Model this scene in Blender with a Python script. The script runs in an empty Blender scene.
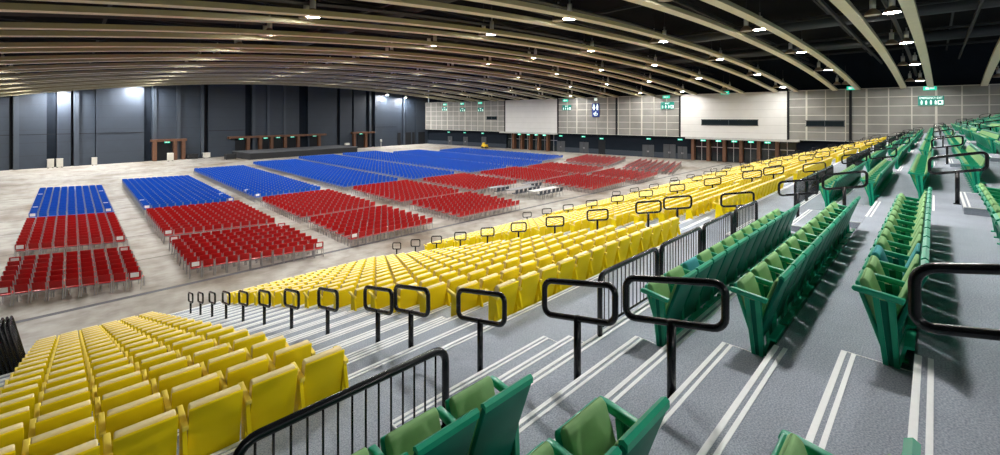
import bpy, bmesh, math, random
import numpy as np
from mathutils import Vector, Matrix
random.seed(7)
SC = bpy.context.scene
COL = SC.collection
EYE = 7.65                                   # eye height over the hall floor
CX, CY = 0.7096, 0.7046

# ------------------------------------------------------------------ camera
cam = bpy.data.cameras.new('camera')
cam.sensor_width = 36.0
cam.lens = 432.0 / 1000.0 * 36.0
cam.shift_y = -110.5 / 1000.0
cam.clip_start = 0.05
cam.clip_end = 500
co = bpy.data.objects.new('camera', cam)
COL.objects.link(co)
co.location = (0, 0, EYE)
co.rotation_euler = (math.pi / 2, 0, -math.atan2(CY, CX))
SC.camera = co

def proj(x, y, z):
    r = CX * x - CY * y
    f = CY * x + CX * y
    if f < 0.3:
        return None
    return 500 + 432 * r / f, 117 - 432 * (z - EYE) / f, f

# ------------------------------------------------------------------ materials
def mat(name, col, rough=0.5, metal=0.0, var=0.0, scale=8.0, bump=0.0, emit=0.0, spec=0.5, coat=0.0):
    m = bpy.data.materials.new(name)
    m.use_nodes = True
    nt = m.node_tree
    b = nt.nodes['Principled BSDF']
    b.inputs['Base Color'].default_value = (*col, 1)
    b.inputs['Roughness'].default_value = rough
    b.inputs['Metallic'].default_value = metal
    b.inputs['Specular IOR Level'].default_value = spec
    b.inputs['Coat Weight'].default_value = coat
    if emit:
        b.inputs['Emission Color'].default_value = (*col, 1)
        b.inputs['Emission Strength'].default_value = emit
    if var or bump:
        tc = nt.nodes.new('ShaderNodeTexCoord')
        nz = nt.nodes.new('ShaderNodeTexNoise')
        nz.inputs['Scale'].default_value = scale
        nz.inputs['Detail'].default_value = 4
        nt.links.new(tc.outputs['Object'], nz.inputs['Vector'])
        if var:
            mx = nt.nodes.new('ShaderNodeMix')
            mx.data_type = 'RGBA'
            mx.inputs['A'].default_value = (*[c * (1 - var) for c in col], 1)
            mx.inputs['B'].default_value = (*[min(1, c * (1 + var)) for c in col], 1)
            nt.links.new(nz.outputs['Fac'], mx.inputs['Factor'])
            nt.links.new(mx.outputs['Result'], b.inputs['Base Color'])
        if bump:
            bp = nt.nodes.new('ShaderNodeBump')
            bp.inputs['Strength'].default_value = bump
            bp.inputs['Distance'].default_value = 0.01
            nt.links.new(nz.outputs['Fac'], bp.inputs['Height'])
            nt.links.new(bp.outputs['Normal'], b.inputs['Normal'])
    return m

def ramp(nt, stops):
    r = nt.nodes.new('ShaderNodeValToRGB')
    el = r.color_ramp.elements
    while len(el) < len(stops):
        el.new(0.5)
    for e, (p, c) in zip(el, stops):
        e.position = p
        e.color = (*c, 1)
    return r

def concrete():
    m = bpy.data.materials.new('concrete')
    m.use_nodes = True
    nt = m.node_tree
    b = nt.nodes['Principled BSDF']
    b.inputs['Roughness'].default_value = 0.55
    tc = nt.nodes.new('ShaderNodeTexCoord')
    n1 = nt.nodes.new('ShaderNodeTexNoise'); n1.inputs['Scale'].default_value = 0.16; n1.inputs['Detail'].default_value = 7; n1.inputs['Roughness'].default_value = 0.62
    n2 = nt.nodes.new('ShaderNodeTexNoise'); n2.inputs['Scale'].default_value = 1.3; n2.inputs['Detail'].default_value = 6
    for n in (n1, n2):
        nt.links.new(tc.outputs['Object'], n.inputs['Vector'])
    r1 = ramp(nt, [(0.32, (0.16, 0.12, 0.08)), (0.43, (0.29, 0.265, 0.225)), (0.56, (0.40, 0.385, 0.355)), (0.72, (0.27, 0.255, 0.23))])
    r2 = ramp(nt, [(0.32, (0.55, 0.51, 0.46)), (0.60, (1, 1, 1))])
    nt.links.new(n1.outputs['Fac'], r1.inputs['Fac'])
    nt.links.new(n2.outputs['Fac'], r2.inputs['Fac'])
    mx = nt.nodes.new('ShaderNodeMix'); mx.data_type = 'RGBA'; mx.blend_type = 'MULTIPLY'
    mx.inputs['Factor'].default_value = 0.8
    nt.links.new(r1.outputs['Color'], mx.inputs['A'])
    nt.links.new(r2.outputs['Color'], mx.inputs['B'])
    nt.links.new(mx.outputs['Result'], b.inputs['Base Color'])
    return m

def carpet():
    m = bpy.data.materials.new('carpet')
    m.use_nodes = True
    nt = m.node_tree
    b = nt.nodes['Principled BSDF']
    b.inputs['Roughness'].default_value = 0.95
    b.inputs['Specular IOR Level'].default_value = 0.1
    tc = nt.nodes.new('ShaderNodeTexCoord')
    n1 = nt.nodes.new('ShaderNodeTexNoise'); n1.inputs['Scale'].default_value = 85; n1.inputs['Detail'].default_value = 3
    n2 = nt.nodes.new('ShaderNodeTexNoise'); n2.inputs['Scale'].default_value = 1.1; n2.inputs['Detail'].default_value = 4
    for n in (n1, n2):
        nt.links.new(tc.outputs['Object'], n.inputs['Vector'])
    r1 = ramp(nt, [(0.33, (0.27, 0.305, 0.36)), (0.67, (0.50, 0.545, 0.62))])
    r2 = ramp(nt, [(0.30, (0.78, 0.78, 0.78)), (0.6, (1, 1, 1))])
    nt.links.new(n1.outputs['Fac'], r1.inputs['Fac'])
    nt.links.new(n2.outputs['Fac'], r2.inputs['Fac'])
    mx = nt.nodes.new('ShaderNodeMix'); mx.data_type = 'RGBA'; mx.blend_type = 'MULTIPLY'
    mx.inputs['Factor'].default_value = 0.8
    nt.links.new(r1.outputs['Color'], mx.inputs['A'])
    nt.links.new(r2.outputs['Color'], mx.inputs['B'])
    nt.links.new(mx.outputs['Result'], b.inputs['Base Color'])
    bp = nt.nodes.new('ShaderNodeBump'); bp.inputs['Strength'].default_value = 0.4; bp.inputs['Distance'].default_value = 0.006
    nt.links.new(n1.outputs['Fac'], bp.inputs['Height'])
    nt.links.new(bp.outputs['Normal'], b.inputs['Normal'])
    return m

def courses(name, col, line, pitch, rough=0.6, width=0.03, var=0.12):
    """a wall face of horizontal courses, a thin darker joint every `pitch` metres"""
    m = mat(name, col, rough, var=var, scale=0.9)
    nt = m.node_tree
    b = nt.nodes['Principled BSDF']
    src = b.inputs['Base Color'].links[0].from_socket
    tc = nt.nodes.new('ShaderNodeTexCoord')
    sp = nt.nodes.new('ShaderNodeSeparateXYZ')
    nt.links.new(tc.outputs['Object'], sp.inputs[0])
    md = nt.nodes.new('ShaderNodeMath'); md.operation = 'MODULO'; md.inputs[1].default_value = pitch
    nt.links.new(sp.outputs['Z'], md.inputs[0])
    lt = nt.nodes.new('ShaderNodeMath'); lt.operation = 'LESS_THAN'; lt.inputs[1].default_value = width
    nt.links.new(md.outputs[0], lt.inputs[0])
    mx = nt.nodes.new('ShaderNodeMix'); mx.data_type = 'RGBA'
    nt.links.new(lt.outputs[0], mx.inputs['Factor'])
    nt.links.new(src, mx.inputs['A'])
    mx.inputs['B'].default_value = (*line, 1)
    nt.links.new(mx.outputs['Result'], b.inputs['Base Color'])
    return m

M = dict(
    concrete=concrete(), carpet=carpet(),
    floor_line=mat('floor_tape', (0.10, 0.10, 0.115), 0.7, var=0.3, scale=3),
    joint=mat('floor_joint', (0.13, 0.12, 0.11), 0.8),
    riser=mat('riser', (0.24, 0.25, 0.27), 0.8, var=0.2, scale=3),
    stripe=mat('white_nosing', (0.90, 0.92, 0.92), 0.5, var=0.06, scale=20),
    yellow=mat('yellow_plastic', (0.92, 0.70, 0.006), 0.5, spec=0.12, var=0.06, scale=4),
    yellow_arm=mat('yellow_arm_plastic', (0.95, 0.74, 0.10), 0.45, spec=0.3),
    cream=mat('cream_cushion', (0.95, 0.78, 0.42), 0.85, var=0.08, scale=9),
    green=mat('green_plastic', (0.003, 0.36, 0.20), 0.36, var=0.12, scale=6),
    green_back=mat('green_back_shell', (0.001, 0.155, 0.100), 0.5, spec=0.2, var=0.15, scale=6),
    olive=mat('pale_green_fabric', (0.27, 0.49, 0.21), 0.9, var=0.10, scale=14, bump=0.2),
    teal=mat('teal_fabric', (0.06, 0.36, 0.38), 0.9, var=0.1, scale=14, bump=0.2),
    red=mat('red_plastic', (0.42, 0.004, 0.006), 0.34, spec=0.4, var=0.1, scale=5),
    blue=mat('blue_plastic', (0.001, 0.085, 0.53), 0.36, spec=0.35, var=0.1, scale=5),
    steel=mat('grey_steel', (0.34, 0.34, 0.35), 0.45, 0.5),
    paper=mat('white_paper', (0.85, 0.83, 0.84), 0.8),
    black=mat('black_enamel', (0.007, 0.008, 0.010), 0.25, spec=0.35),
    blackmat=mat('black_matt', (0.012, 0.013, 0.016), 0.8),
    beam_side_shade=mat('beam_cream_shaded', (0.38, 0.345, 0.22), 0.6, var=0.1, scale=1.2),  # darkened beam cream: the weaker light on the sides painted into the colour
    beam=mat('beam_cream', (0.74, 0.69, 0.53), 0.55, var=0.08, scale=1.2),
    deck=mat('deck_black', (0.003, 0.0035, 0.005), 0.95, spec=0.1),
    truss=mat('truss_grey', (0.024, 0.026, 0.030), 0.8),
    duct=mat('duct_grey', (0.028, 0.030, 0.033), 0.6),
    lampshell=mat('lamp_shell', (0.62, 0.62, 0.60), 0.45, 0.2),
    reflector=mat('lamp_reflector', (0.34, 0.25, 0.17), 0.35, 0.4),
    lens_off=mat('lamp_lens_off', (0.55, 0.5, 0.45), 0.3),
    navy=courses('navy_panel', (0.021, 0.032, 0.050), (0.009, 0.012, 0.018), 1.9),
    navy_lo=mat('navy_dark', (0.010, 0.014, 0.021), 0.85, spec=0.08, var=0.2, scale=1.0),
    pilaster=mat('pilaster_blue_grey', (0.036, 0.049, 0.069), 0.6, var=0.1, scale=1.0),
    slot=mat('slot_black', (0.004, 0.005, 0.008), 0.9),
    grey_panel=mat('acoustic_grey', (0.24, 0.235, 0.22), 0.75, var=0.28, scale=0.6),
    white_panel=courses('white_panel', (0.60, 0.595, 0.58), (0.42, 0.415, 0.40), 1.26, width=0.035, var=0.06),
    batten=mat('cream_batten', (0.54, 0.52, 0.46), 0.6),
    skirting=mat('skirting_grey', (0.04, 0.05, 0.066), 0.8, spec=0.1),
    door=mat('door_grey', (0.06, 0.064, 0.072), 0.6, spec=0.2, var=0.1, scale=2),
    glass=mat('dark_glass', (0.012, 0.018, 0.022), 0.08),
    brown=mat('brown_timber', (0.12, 0.05, 0.024), 0.55, var=0.3, scale=2.5),
    soffit=mat('soffit_grey', (0.42, 0.41, 0.39), 0.6),
    sign_green=mat('sign_green_lit', (0.02, 0.62, 0.42), 0.5, emit=0.9),
    sign_dull=mat('sign_green_board', (0.004, 0.22, 0.17), 0.5, emit=0.22),
    sign_white=mat('sign_white', (0.85, 1.0, 0.95), 0.5, emit=0.9),
    sign_blue=mat('sign_blue', (0.008, 0.03, 0.22), 0.5, emit=0.15),
    grey_box=mat('equipment_white', (0.60, 0.58, 0.52), 0.5, var=0.1),
    yel_mach=mat('machine_yellow', (0.75, 0.50, 0.01), 0.45),
    stage_top=mat('stage_deck', (0.085, 0.09, 0.10), 0.6, var=0.15, scale=1.0),
    table_white=mat('table_white', (0.62, 0.62, 0.62), 0.4),
    table_grey=mat('table_grey', (0.20, 0.21, 0.23), 0.45),
    chair_dark=mat('chair_dark', (0.035, 0.045, 0.07), 0.6),
)
LAMP_L = 420.0
M['lens'] = mat('lamp_lens_lit', (1.0, 0.975, 0.93), 0.5, emit=LAMP_L)

# ------------------------------------------------------------------ mesh builder
class B:
    def __init__(s):
        s.v, s.f, s.m, s.mats, s.smooth = [], [], [], [], []
    def mi(s, m):
        if m not in s.mats:
            s.mats.append(m)
        return s.mats.index(m)
    def add(s, verts, faces, m, smooth=False):
        o = len(s.v); k = s.mi(m)
        s.v += [tuple(p) for p in verts]
        for f in faces:
            s.f.append(tuple(o + i for i in f)); s.m.append(k); s.smooth.append(smooth)
        return s
    def hexa(s, p, m):
        """8 corners: 4 below (counter-clockwise) then 4 above"""
        return s.add(p, [(3, 2, 1, 0), (4, 5, 6, 7), (0, 1, 5, 4), (1, 2, 6, 5), (2, 3, 7, 6), (3, 0, 4, 7)], m)
    def box(s, x0, x1, y0, y1, z0, z1, m):
        return s.hexa([(x0, y0, z0), (x1, y0, z0), (x1, y1, z0), (x0, y1, z0), (x0, y0, z1), (x1, y0, z1), (x1, y1, z1), (x0, y1, z1)], m)
    def prism(s, prof, x0, x1, m, bev=0.0, seg=2):
        """profile in the y-z plane pushed along x; bev rounds every edge"""
        n = len(prof)
        a = sum(prof[i][0] * prof[(i + 1) % n][1] - prof[(i + 1) % n][0] * prof[i][1] for i in range(n))
        if a < 0:
            prof = prof[::-1]
        vs = [(x0, y, z) for y, z in prof] + [(x1, y, z) for y, z in prof]
        fs = [tuple(range(n))[::-1], tuple(range(n, 2 * n))] + [(i, (i + 1) % n, n + (i + 1) % n, n + i) for i in range(n)]
        if not bev:
            return s.add(vs, fs, m)
        bm = bmesh.new()
        bv = [bm.verts.new(v) for v in vs]
        for f in fs:
            bm.faces.new([bv[i] for i in f])
        bmesh.ops.recalc_face_normals(bm, faces=bm.faces)
        sharp = [e for e in bm.edges if e.calc_face_angle(0) > 0.5]
        bmesh.ops.bevel(bm, geom=sharp, offset=bev, segments=seg, affect='EDGES', profile=0.5)
        bm.verts.index_update()
        s.add([v.co[:] for v in bm.verts], [[v.index for v in f.verts] for f in bm.faces], m, True)
        bm.free()
        return s
    def tube(s, pts, r, m, n=10, closed=False):
        pts = [Vector(p) for p in pts]
        k = len(pts)
        rings = []
        up = None
        for i in range(k):
            if closed:
                d = (pts[(i + 1) % k] - pts[i - 1]).normalized()
            else:
                d = (pts[min(i + 1, k - 1)] - pts[max(i - 1, 0)]).normalized()
            if up is None:
                up = Vector((0, 0, 1)) if abs(d.z) < 0.9 else Vector((1, 0, 0))
            a = d.cross(up)
            if a.length < 1e-4:
                a = d.cross(Vector((0, 1, 0)))
            a.normalize(); up = a.cross(d).normalized()
            rings.append([pts[i] + r * (math.cos(2 * math.pi * j / n) * a + math.sin(2 * math.pi * j / n) * up) for j in range(n)])
        vs = [p for ring in rings for p in ring]
        fs = []
        for i in range(k if closed else k - 1):
            i2 = (i + 1) % k
            for j in range(n):
                j2 = (j + 1) % n
                fs.append((i * n + j, i2 * n + j, i2 * n + j2, i * n + j2))
        if not closed:
            fs += [tuple(range(n)), tuple(range((k - 1) * n, k * n))[::-1]]
        return s.add(vs, fs, m, n > 5)
    def lathe(s, prof, c, m, n=14, cap0=True, cap1=True):
        vs = [(c[0] + r * math.cos(2 * math.pi * j / n), c[1] + r * math.sin(2 * math.pi * j / n), c[2] + z) for r, z in prof for j in range(n)]
        fs = []
        for i in range(len(prof) - 1):
            for j in range(n):
                j2 = (j + 1) % n
                fs.append((i * n + j, i * n + j2, (i + 1) * n + j2, (i + 1) * n + j))
        if cap0: fs.append(tuple(range(n))[::-1])
        if cap1: fs.append(tuple(range((len(prof) - 1) * n, len(prof) * n)))
        return s.add(vs, fs, m, True)
    def mesh(s, name):
        me = bpy.data.meshes.new(name)
        me.from_pydata(s.v, [], s.f)
        for m in s.mats:
            me.materials.append(m)
        me.polygons.foreach_set('material_index', s.m)
        me.polygons.foreach_set('use_smooth', s.smooth)
        me.update()
        return me

def tag(o, label=None, cat=None, group=None, kind=None):
    if label: o['label'] = label
    if cat: o['category'] = cat
    if group: o['group'] = group
    if kind: o['kind'] = kind
    return o
def obj(name, data, parent=None, loc=None, rz=0.0):
    if isinstance(data, B):
        data = data.mesh(name)
    o = bpy.data.objects.new(name, data)
    COL.objects.link(o)
    if parent is not None: o.parent = parent
    if loc is not None: o.location = loc
    if rz: o.rotation_euler = (0, 0, rz)
    return o
def thing(name, label, cat, loc, rz=0.0, group=None):
    return tag(obj(name, None, None, loc, rz), label, cat, group)
def struct(name, data, parent=None):
    o = obj(name, data, parent)
    if parent is None: o['kind'] = 'structure'
    return o

ONES = 'zeroth first second third fourth fifth sixth seventh eighth ninth tenth eleventh twelfth thirteenth fourteenth fifteenth sixteenth seventeenth eighteenth nineteenth'.split()
TENS = {2: 'twent', 3: 'thirt', 4: 'fort', 5: 'fift'}
def ordn(n):
    if n < 20: return ONES[n]
    t, u = divmod(n, 10)
    return TENS[t] + ('ieth' if u == 0 else 'y-' + ONES[u])

def merged(name, items, label, cat):
    """one stuff object: items = [(proto mesh data list, x, y, z, rot)]"""
    V, F, MI, mats, off = [], [], [], [], 0
    for protos, xs in items:
        for pb in protos:
            v0 = np.array(pb.v, dtype=np.float64)
            idx = []
            for m in pb.mats:
                if m not in mats: mats.append(m)
                idx.append(mats.index(m))
            mi = [idx[k] for k in pb.m]
            for (x, y, z, rz) in xs:
                c, s_ = math.cos(rz), math.sin(rz)
                v = np.empty_like(v0)
                v[:, 0] = v0[:, 0] * c - v0[:, 1] * s_ + x
                v[:, 1] = v0[:, 0] * s_ + v0[:, 1] * c + y
                v[:, 2] = v0[:, 2] + z
                V.append(v)
                F += [tuple(off + i for i in f) for f in pb.f]
                MI += mi
                off += len(v0)
    me = bpy.data.meshes.new(name)
    me.from_pydata(np.concatenate(V).tolist(), [], F)
    for m in mats: me.materials.append(m)
    me.polygons.foreach_set('material_index', MI)
    me.update()
    return tag(obj(name, me), label, cat, None, 'stuff')

# ------------------------------------------------------------------ geometry of the stand
# x runs along the seat rows, y down the slope towards the stage
RISE, DEPTH = 0.2577, 0.8757
XL, XR = -2.6, 75.5
TIERS = []                                   # (y0, y1, z) from the top down
for j in range(8, 0, -1):                    # upper green tiers behind the camera row
    TIERS.append((0.10 - 0.88 * j, 0.98 - 0.88 * j, EYE - 1.98 + 0.26 * j))
G_A, G_B, G_C = (1.86, 2.74, EYE - 2.50), (0.98, 1.86, EYE - 2.24), (0.10, 0.98, EYE - 1.98)
TIERS += [G_C, G_B, G_A]
CROSS = (2.74, 4.48, EYE - 2.97)
TIERS.append(CROSS)
YT = []
for k in range(-1, 17):
    YT.append((4.48 + DEPTH * (k + 1), 5.3557 + DEPTH * (k + 1), EYE - 3.402 - RISE * k))
TIERS += YT
Y_END = YT[-1][1]

# aisles: (x0, x1) in the green part and in the yellow part
AG = [(2.10, 4.33), (11.2, 13.4), (21.5, 23.6), (33.4, 35.6), (45.6, 47.7), (57.5, 59.6), (69.5, 71.6)]
GG = [(2.10, 4.33), (9.82, 14.1), (21.0, 24.1), (32.9, 36.1), (45.1, 48.2), (57.0, 60.1), (69.0, 72.1)]   # gaps between the green seats
AY = [(2.10, 4.33), (10.62, 13.6), (21.5, 23.6), (33.4, 35.6), (45.6, 47.7), (57.5, 59.6), (69.5, 71.6)]
terr = B(); risers = B(); noses = B()
for i, (y0, y1, z) in enumerate(TIERS):
    zb = TIERS[i + 1][2] if i + 1 < len(TIERS) else 0.0
    terr.box(XL, XR, y0, y1 - 0.012, max(zb - 0.25, 0.0), z, M['carpet'])
    risers.box(XL, XR, y1 - 0.012, y1, max(zb - 0.2, 0.0), z - 0.005, M['riser'])
    for (na, nb) in (AG if i <= 8 else [(XL, XR)]):
        for a in ((0.0, 0.034), (0.064, 0.094)):
            noses.box(na, nb, y1 - a[1], y1 - a[0] + (0.004 if a[0] == 0 else 0), z - 0.03 if a[0] == 0 else z + 0.001, z + 0.006, M['stripe'])
fl_t = struct('floor_terraces', terr)
struct('floor_terrace_riser', risers, fl_t)
struct('trim_nosing', noses, fl_t)
st = B(); sn = B()
def half(x0, x1, y0, y1, z):
    st.box(x0, x1, y0 - 0.01, y1, z - 0.16, z, M['carpet'])
    for a in ((0.0, 0.032), (0.060, 0.088)):
        sn.box(x0, x1, y1 - a[1], y1 - a[0] + (0.004 if a[0] == 0 else 0), z - 0.025 if a[0] == 0 else z + 0.001, z + 0.006, M['stripe'])
    for x in (x0, x1):
        sn.box(x - 0.006, x + 0.006, y0, y1, z - 0.012, z + 0.004, M['stripe'])
for (x0, x1) in AG:
    for i, (y0, y1, z) in enumerate(TIERS[:11]):
        if i: half(x0, x1, y0, y0 + 0.42, z + 0.13)
    half(x0, x1, 2.74, 3.16, EYE - 2.68)
    half(x0, x1, 3.14, 3.56, EYE - 2.83)
for (x0, x1) in AY:
    for (y0, y1, z) in YT:
        half(x0, x1, y0, y0 + 0.355, z + 0.12)
    half(x0, x1, Y_END, Y_END + 0.4, 0.10)
fs = struct('floor_aisle_step', st)
struct('trim_step_nosing', sn, fs)

# ------------------------------------------------------------------ hall floor
fb = B().box(-30, 86, -12, 116, -0.3, 0.0, M['concrete'])
floor = struct('floor', fb)
ln = B()
ln.box(-30, 82, 23.98, 24.26, 0.0005, 0.004, M['floor_line'])
for y in (29.9, 36.1, 42.4, 47.7, 53.8, 60.0, 66.1, 72.2, 78.3, 84.4, 90.5):
    ln.box(-30, 78, y, y + 0.10, 0.0005, 0.003, M['joint'])
struct('floor_joint_line', ln, floor)

# ------------------------------------------------------------------ seats
def seat_row_green(cushion):
    P = {}
    P['seat_back'] = B().prism([(0.140, 0.20), (0.060, 0.48), (-0.062, 0.825), (-0.058, 0.845), (-0.04, 0.850), (-0.028, 0.835), (0.088, 0.49), (0.165, 0.21)], -0.204, 0.204, M['green_back'], 0.008)
    P['seat_back/back_trim'] = B().prism([(-0.066, 0.818), (-0.066, 0.852), (-0.046, 0.866), (-0.022, 0.852), (-0.022, 0.828), (-0.036, 0.840), (-0.052, 0.836)], -0.2045, 0.2045, M['green'], 0.0)
    P['seat_back/back_cushion'] = B().prism([(0.118, 0.42), (-0.010, 0.795), (0.016, 0.805), (0.150, 0.43)], -0.169, 0.169, cushion, 0.012)
    P['seat_pan'] = B().prism([(0.185, 0.20), (0.345, 0.675), (0.338, 0.700), (0.320, 0.695), (0.160, 0.22)], -0.184, 0.184, M['green'], 0.008)
    P['seat_pan/seat_cushion'] = B().prism([(0.192, 0.30), (0.322, 0.685), (0.312, 0.722), (0.288, 0.728), (0.262, 0.708), (0.158, 0.40), (0.162, 0.31)], -0.172, 0.172, cushion, 0.016, 3)
    P['armrest'] = arm_green(-0.228)
    P['leg'] = leg_green(-0.228)
    P['leg/foot_plate'] = B().prism([(0.105, 0.02), (0.130, 0.02), (0.062, 0.285), (0.005, 0.290), (0.005, 0.268), (0.045, 0.265)], -0.18, 0.18, M['green'], 0.0)
    return P
def arm_green(x):
    return B().prism([(0.062, 0.602), (0.345, 0.632), (0.362, 0.648), (0.352, 0.672), (0.30, 0.674), (0.048, 0.642)], x - 0.0225, x + 0.0225, M['green'], 0.007)
def leg_green(x):
    b = B().prism([(0.075, 0.0), (0.102, 0.0), (0.150, 0.612), (0.105, 0.606)], x - 0.020, x + 0.020, M['green'], 0.0)
    b.prism([(0.130, 0.0), (0.158, 0.0), (0.235, 0.616), (0.195, 0.612)], x - 0.020, x + 0.020, M['green'], 0.0)
    b.prism([(0.090, 0.02), (0.145, 0.02), (0.215, 0.60), (0.130, 0.60)], x - 0.008, x + 0.008, M['green_back'], 0.0)
    b.box(x - 0.024, x + 0.024, 0.05, 0.19, 0.0, 0.018, M['green'])
    return b
def seat_row_yellow():
    P = {}
    P['seat_back'] = B().prism([(0.050, 0.115), (-0.055, 0.55), (-0.085, 0.676), (-0.076, 0.690), (-0.064, 0.684), (-0.036, 0.56), (0.070, 0.12)], -0.200, 0.200, M['yellow'], 0.004)
    P['seat_pan'] = B().prism([(0.125, 0.17), (0.155, 0.18), (0.062, 0.655), (0.036, 0.650)], -0.190, 0.190, M['yellow'], 0.006)
    P['seat_pan/seat_cushion'] = B().prism([(0.078, 0.22), (-0.048, 0.665), (-0.040, 0.698), (0.020, 0.700), (0.044, 0.662), (0.130, 0.24)], -0.192, 0.192, M['cream'], 0.014, 3)
    P['armrest'] = arm_yellow(-0.226)
    P['leg'] = leg_yellow(-0.226)
    return P
def arm_yellow(x):
    return B().prism([(-0.070, 0.520), (0.215, 0.570), (0.225, 0.590), (0.205, 0.607), (-0.075, 0.557)], x - 0.023, x + 0.023, M['yellow_arm'], 0.005)
def leg_yellow(x):
    b = B().prism([(0.040, 0.0), (0.130, 0.0), (0.120, 0.555), (-0.050, 0.530)], x - 0.014, x + 0.014, M['yellow'], 0.0)
    b.prism([(-0.095, 0.266), (-0.035, 0.266), (0.030, 0.53), (-0.030, 0.53)], x - 0.016, x + 0.016, M['yellow'], 0.0)
    b.box(x - 0.021, x + 0.021, 0.02, 0.17, 0.0, 0.016, M['yellow'])
    return b

GP, YP = 0.456, 0.482
green_A = seat_row_green(M['olive']); green_T = seat_row_green(M['teal'])
yellow_A = seat_row_yellow()
def low(P, keep): return [P[k] for k in keep]
def to_mesh(P, pre): return {k: b.mesh(pre + k.split('/')[-1]) for k, b in P.items()}
GM, GT, YM = to_mesh(green_A, 'green_'), to_mesh(green_T, 'teal_'), to_mesh(yellow_A, 'yellow_')
g_end = {s: (arm_green(s).mesh('green_armrest'), leg_green(s).mesh('green_leg')) for s in (0.228,)}
y_end = {s: (arm_yellow(s).mesh('yellow_armrest'), leg_yellow(s).mesh('yellow_leg')) for s in (0.226,)}
# plain forms for the far rows
g_far = [B().prism([(0.140, 0.20), (-0.064, 0.84), (-0.030, 0.855), (0.165, 0.21)], -0.199, 0.199, M['green_back']),
         B().prism([(-0.066, 0.83), (-0.05, 0.866), (-0.022, 0.85), (-0.04, 0.842)], -0.200, 0.200, M['green']),
         B().prism([(0.185, 0.20), (0.345, 0.675), (0.320, 0.695), (0.160, 0.22)], -0.184, 0.184, M['green']),
         B().prism([(0.192, 0.30), (0.322, 0.69), (0.275, 0.725), (0.158, 0.40)], -0.160, 0.160, M['olive']),
         B().prism([(0.035, 0.60), (0.36, 0.64), (0.352, 0.672), (0.010, 0.640)], -0.2500, -0.2055, M['green']),
         B().prism([(0.075, 0.0), (0.158, 0.0), (0.235, 0.612), (0.105, 0.605)], -0.238, -0.218, M['green'])]
y_far = [B().prism([(0.050, 0.115), (-0.085, 0.676), (-0.066, 0.69), (0.070, 0.12)], -0.200, 0.200, M['yellow']),
         B().prism([(0.078, 0.22), (-0.048, 0.68), (0.020, 0.688), (0.125, 0.24)], -0.192, 0.192, M['cream']),
         B().prism([(0.120, 0.17), (0.150, 0.18), (0.050, 0.655), (0.022, 0.650)], -0.190, 0.190, M['yellow']),
         B().prism([(-0.070, 0.520), (0.215, 0.570), (0.205, 0.607), (-0.075, 0.557)], -0.249, -0.203, M['yellow_arm']),
         B().prism([(0.040, 0.0), (0.130, 0.0), (0.120, 0.555), (-0.050, 0.530)], -0.240, -0.212, M['yellow'])]

def blocks(aisles, first):
    out, x = [first], None
    for i, (a0, a1) in enumerate(aisles):
        nxt = aisles[i + 1][0] if i + 1 < len(aisles) else XR - 0.1
        out.append((a1, nxt))
    return out
BLK = ['block before the first aisle', 'first block past the near aisle', 'second block past the near aisle', 'third block past the near aisle', 'fourth block past the near aisle', 'fifth block past the near aisle', 'sixth block past the near aisle', 'last block by the wall']
def gather(aisles, first, rows, pitch, ztop):
    S = []
    for bi, (x0, x1) in enumerate(blocks(aisles, first)):
        n = int((x1 - x0 + 0.02) / pitch)
        xs0 = x1 - n * pitch if bi == 0 else x0
        for ri, (y0, y1, z) in enumerate(rows):
            for c in range(n):
                x = xs0 + pitch * (c + 0.5)
                p = proj(x, y0 + 0.1, z + ztop)
                vis = p is not None and -25 <= p[0] <= 1030 and p[1] <= 500
                near = p is not None and -160 <= p[0] <= 1180 and p[1] <= 640
                if near or vis:
                    S.append((p[2] if vis else 1e3 + p[2], bi, ri, c, n, x, y0, z, vis))
    S.sort()
    return S
def place_rows(S, kind, name, meshes, ends, far, pitch, nrows_total):
    indiv = [s for s in S if s[8]][:300]
    rest = [s for s in S if s not in set(indiv)]
    for (d, bi, ri, c, n, x, y, z, vis) in indiv:
        m = meshes
        if kind == 'green' and (bi, ri, c) in TEAL: m = GT
        aisle_side = (n - c) if bi == 0 else (c + 1)
        lab = f"{'green padded' if kind == 'green' else 'yellow'} seat, {BLK[bi]}, {ROWN[kind](ri)} row, {ordn(aisle_side)} from aisle"
        if m is GT: lab = lab.replace('green padded seat', 'teal-padded green seat')
        t = thing(name, lab, 'seat', (x, y, z), 0.0, f"{kind} seats of the grandstand")
        made = {}
        for k, me in m.items():
            up, _, k = k.rpartition('/')
            o = made[k] = obj(k, me, made.get(up, t))
            if kind == 'green' and k in ('seat_cushion',): o['label'] = 'teal fabric seat cushion' if m is GT else 'pale green fabric seat cushion'
            if kind == 'yellow' and k == 'seat_cushion': o['label'] = 'cream padded seat cushion'
        if c == n - 1:
            obj('armrest', ends[0], t); obj('leg', ends[1], t)
    items = [(s[5], s[6], s[7], 0.0) for s in rest]
    merged(f'{kind}_seat_rows', [(far, items)], f'further rows of {kind} tip-up seats running back across the stand', 'seats')
    return len(indiv), len(rest)
TEAL = {(1, 8, 2), (1, 10, 2), (1, 7, 5)}
def grow(ri):      # green tiers, index 0 is the highest
    n = 11 - ri
    return 'lowest' if n == 1 else ordn(n) + '-lowest'
def yrow(ri): return 'top' if ri == 0 else ordn(ri + 1)
ROWN = {'green': grow, 'yellow': yrow}
GR = TIERS[:11]
SG = gather(GG, (0.1, 2.10), GR, GP, 0.8)
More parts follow.
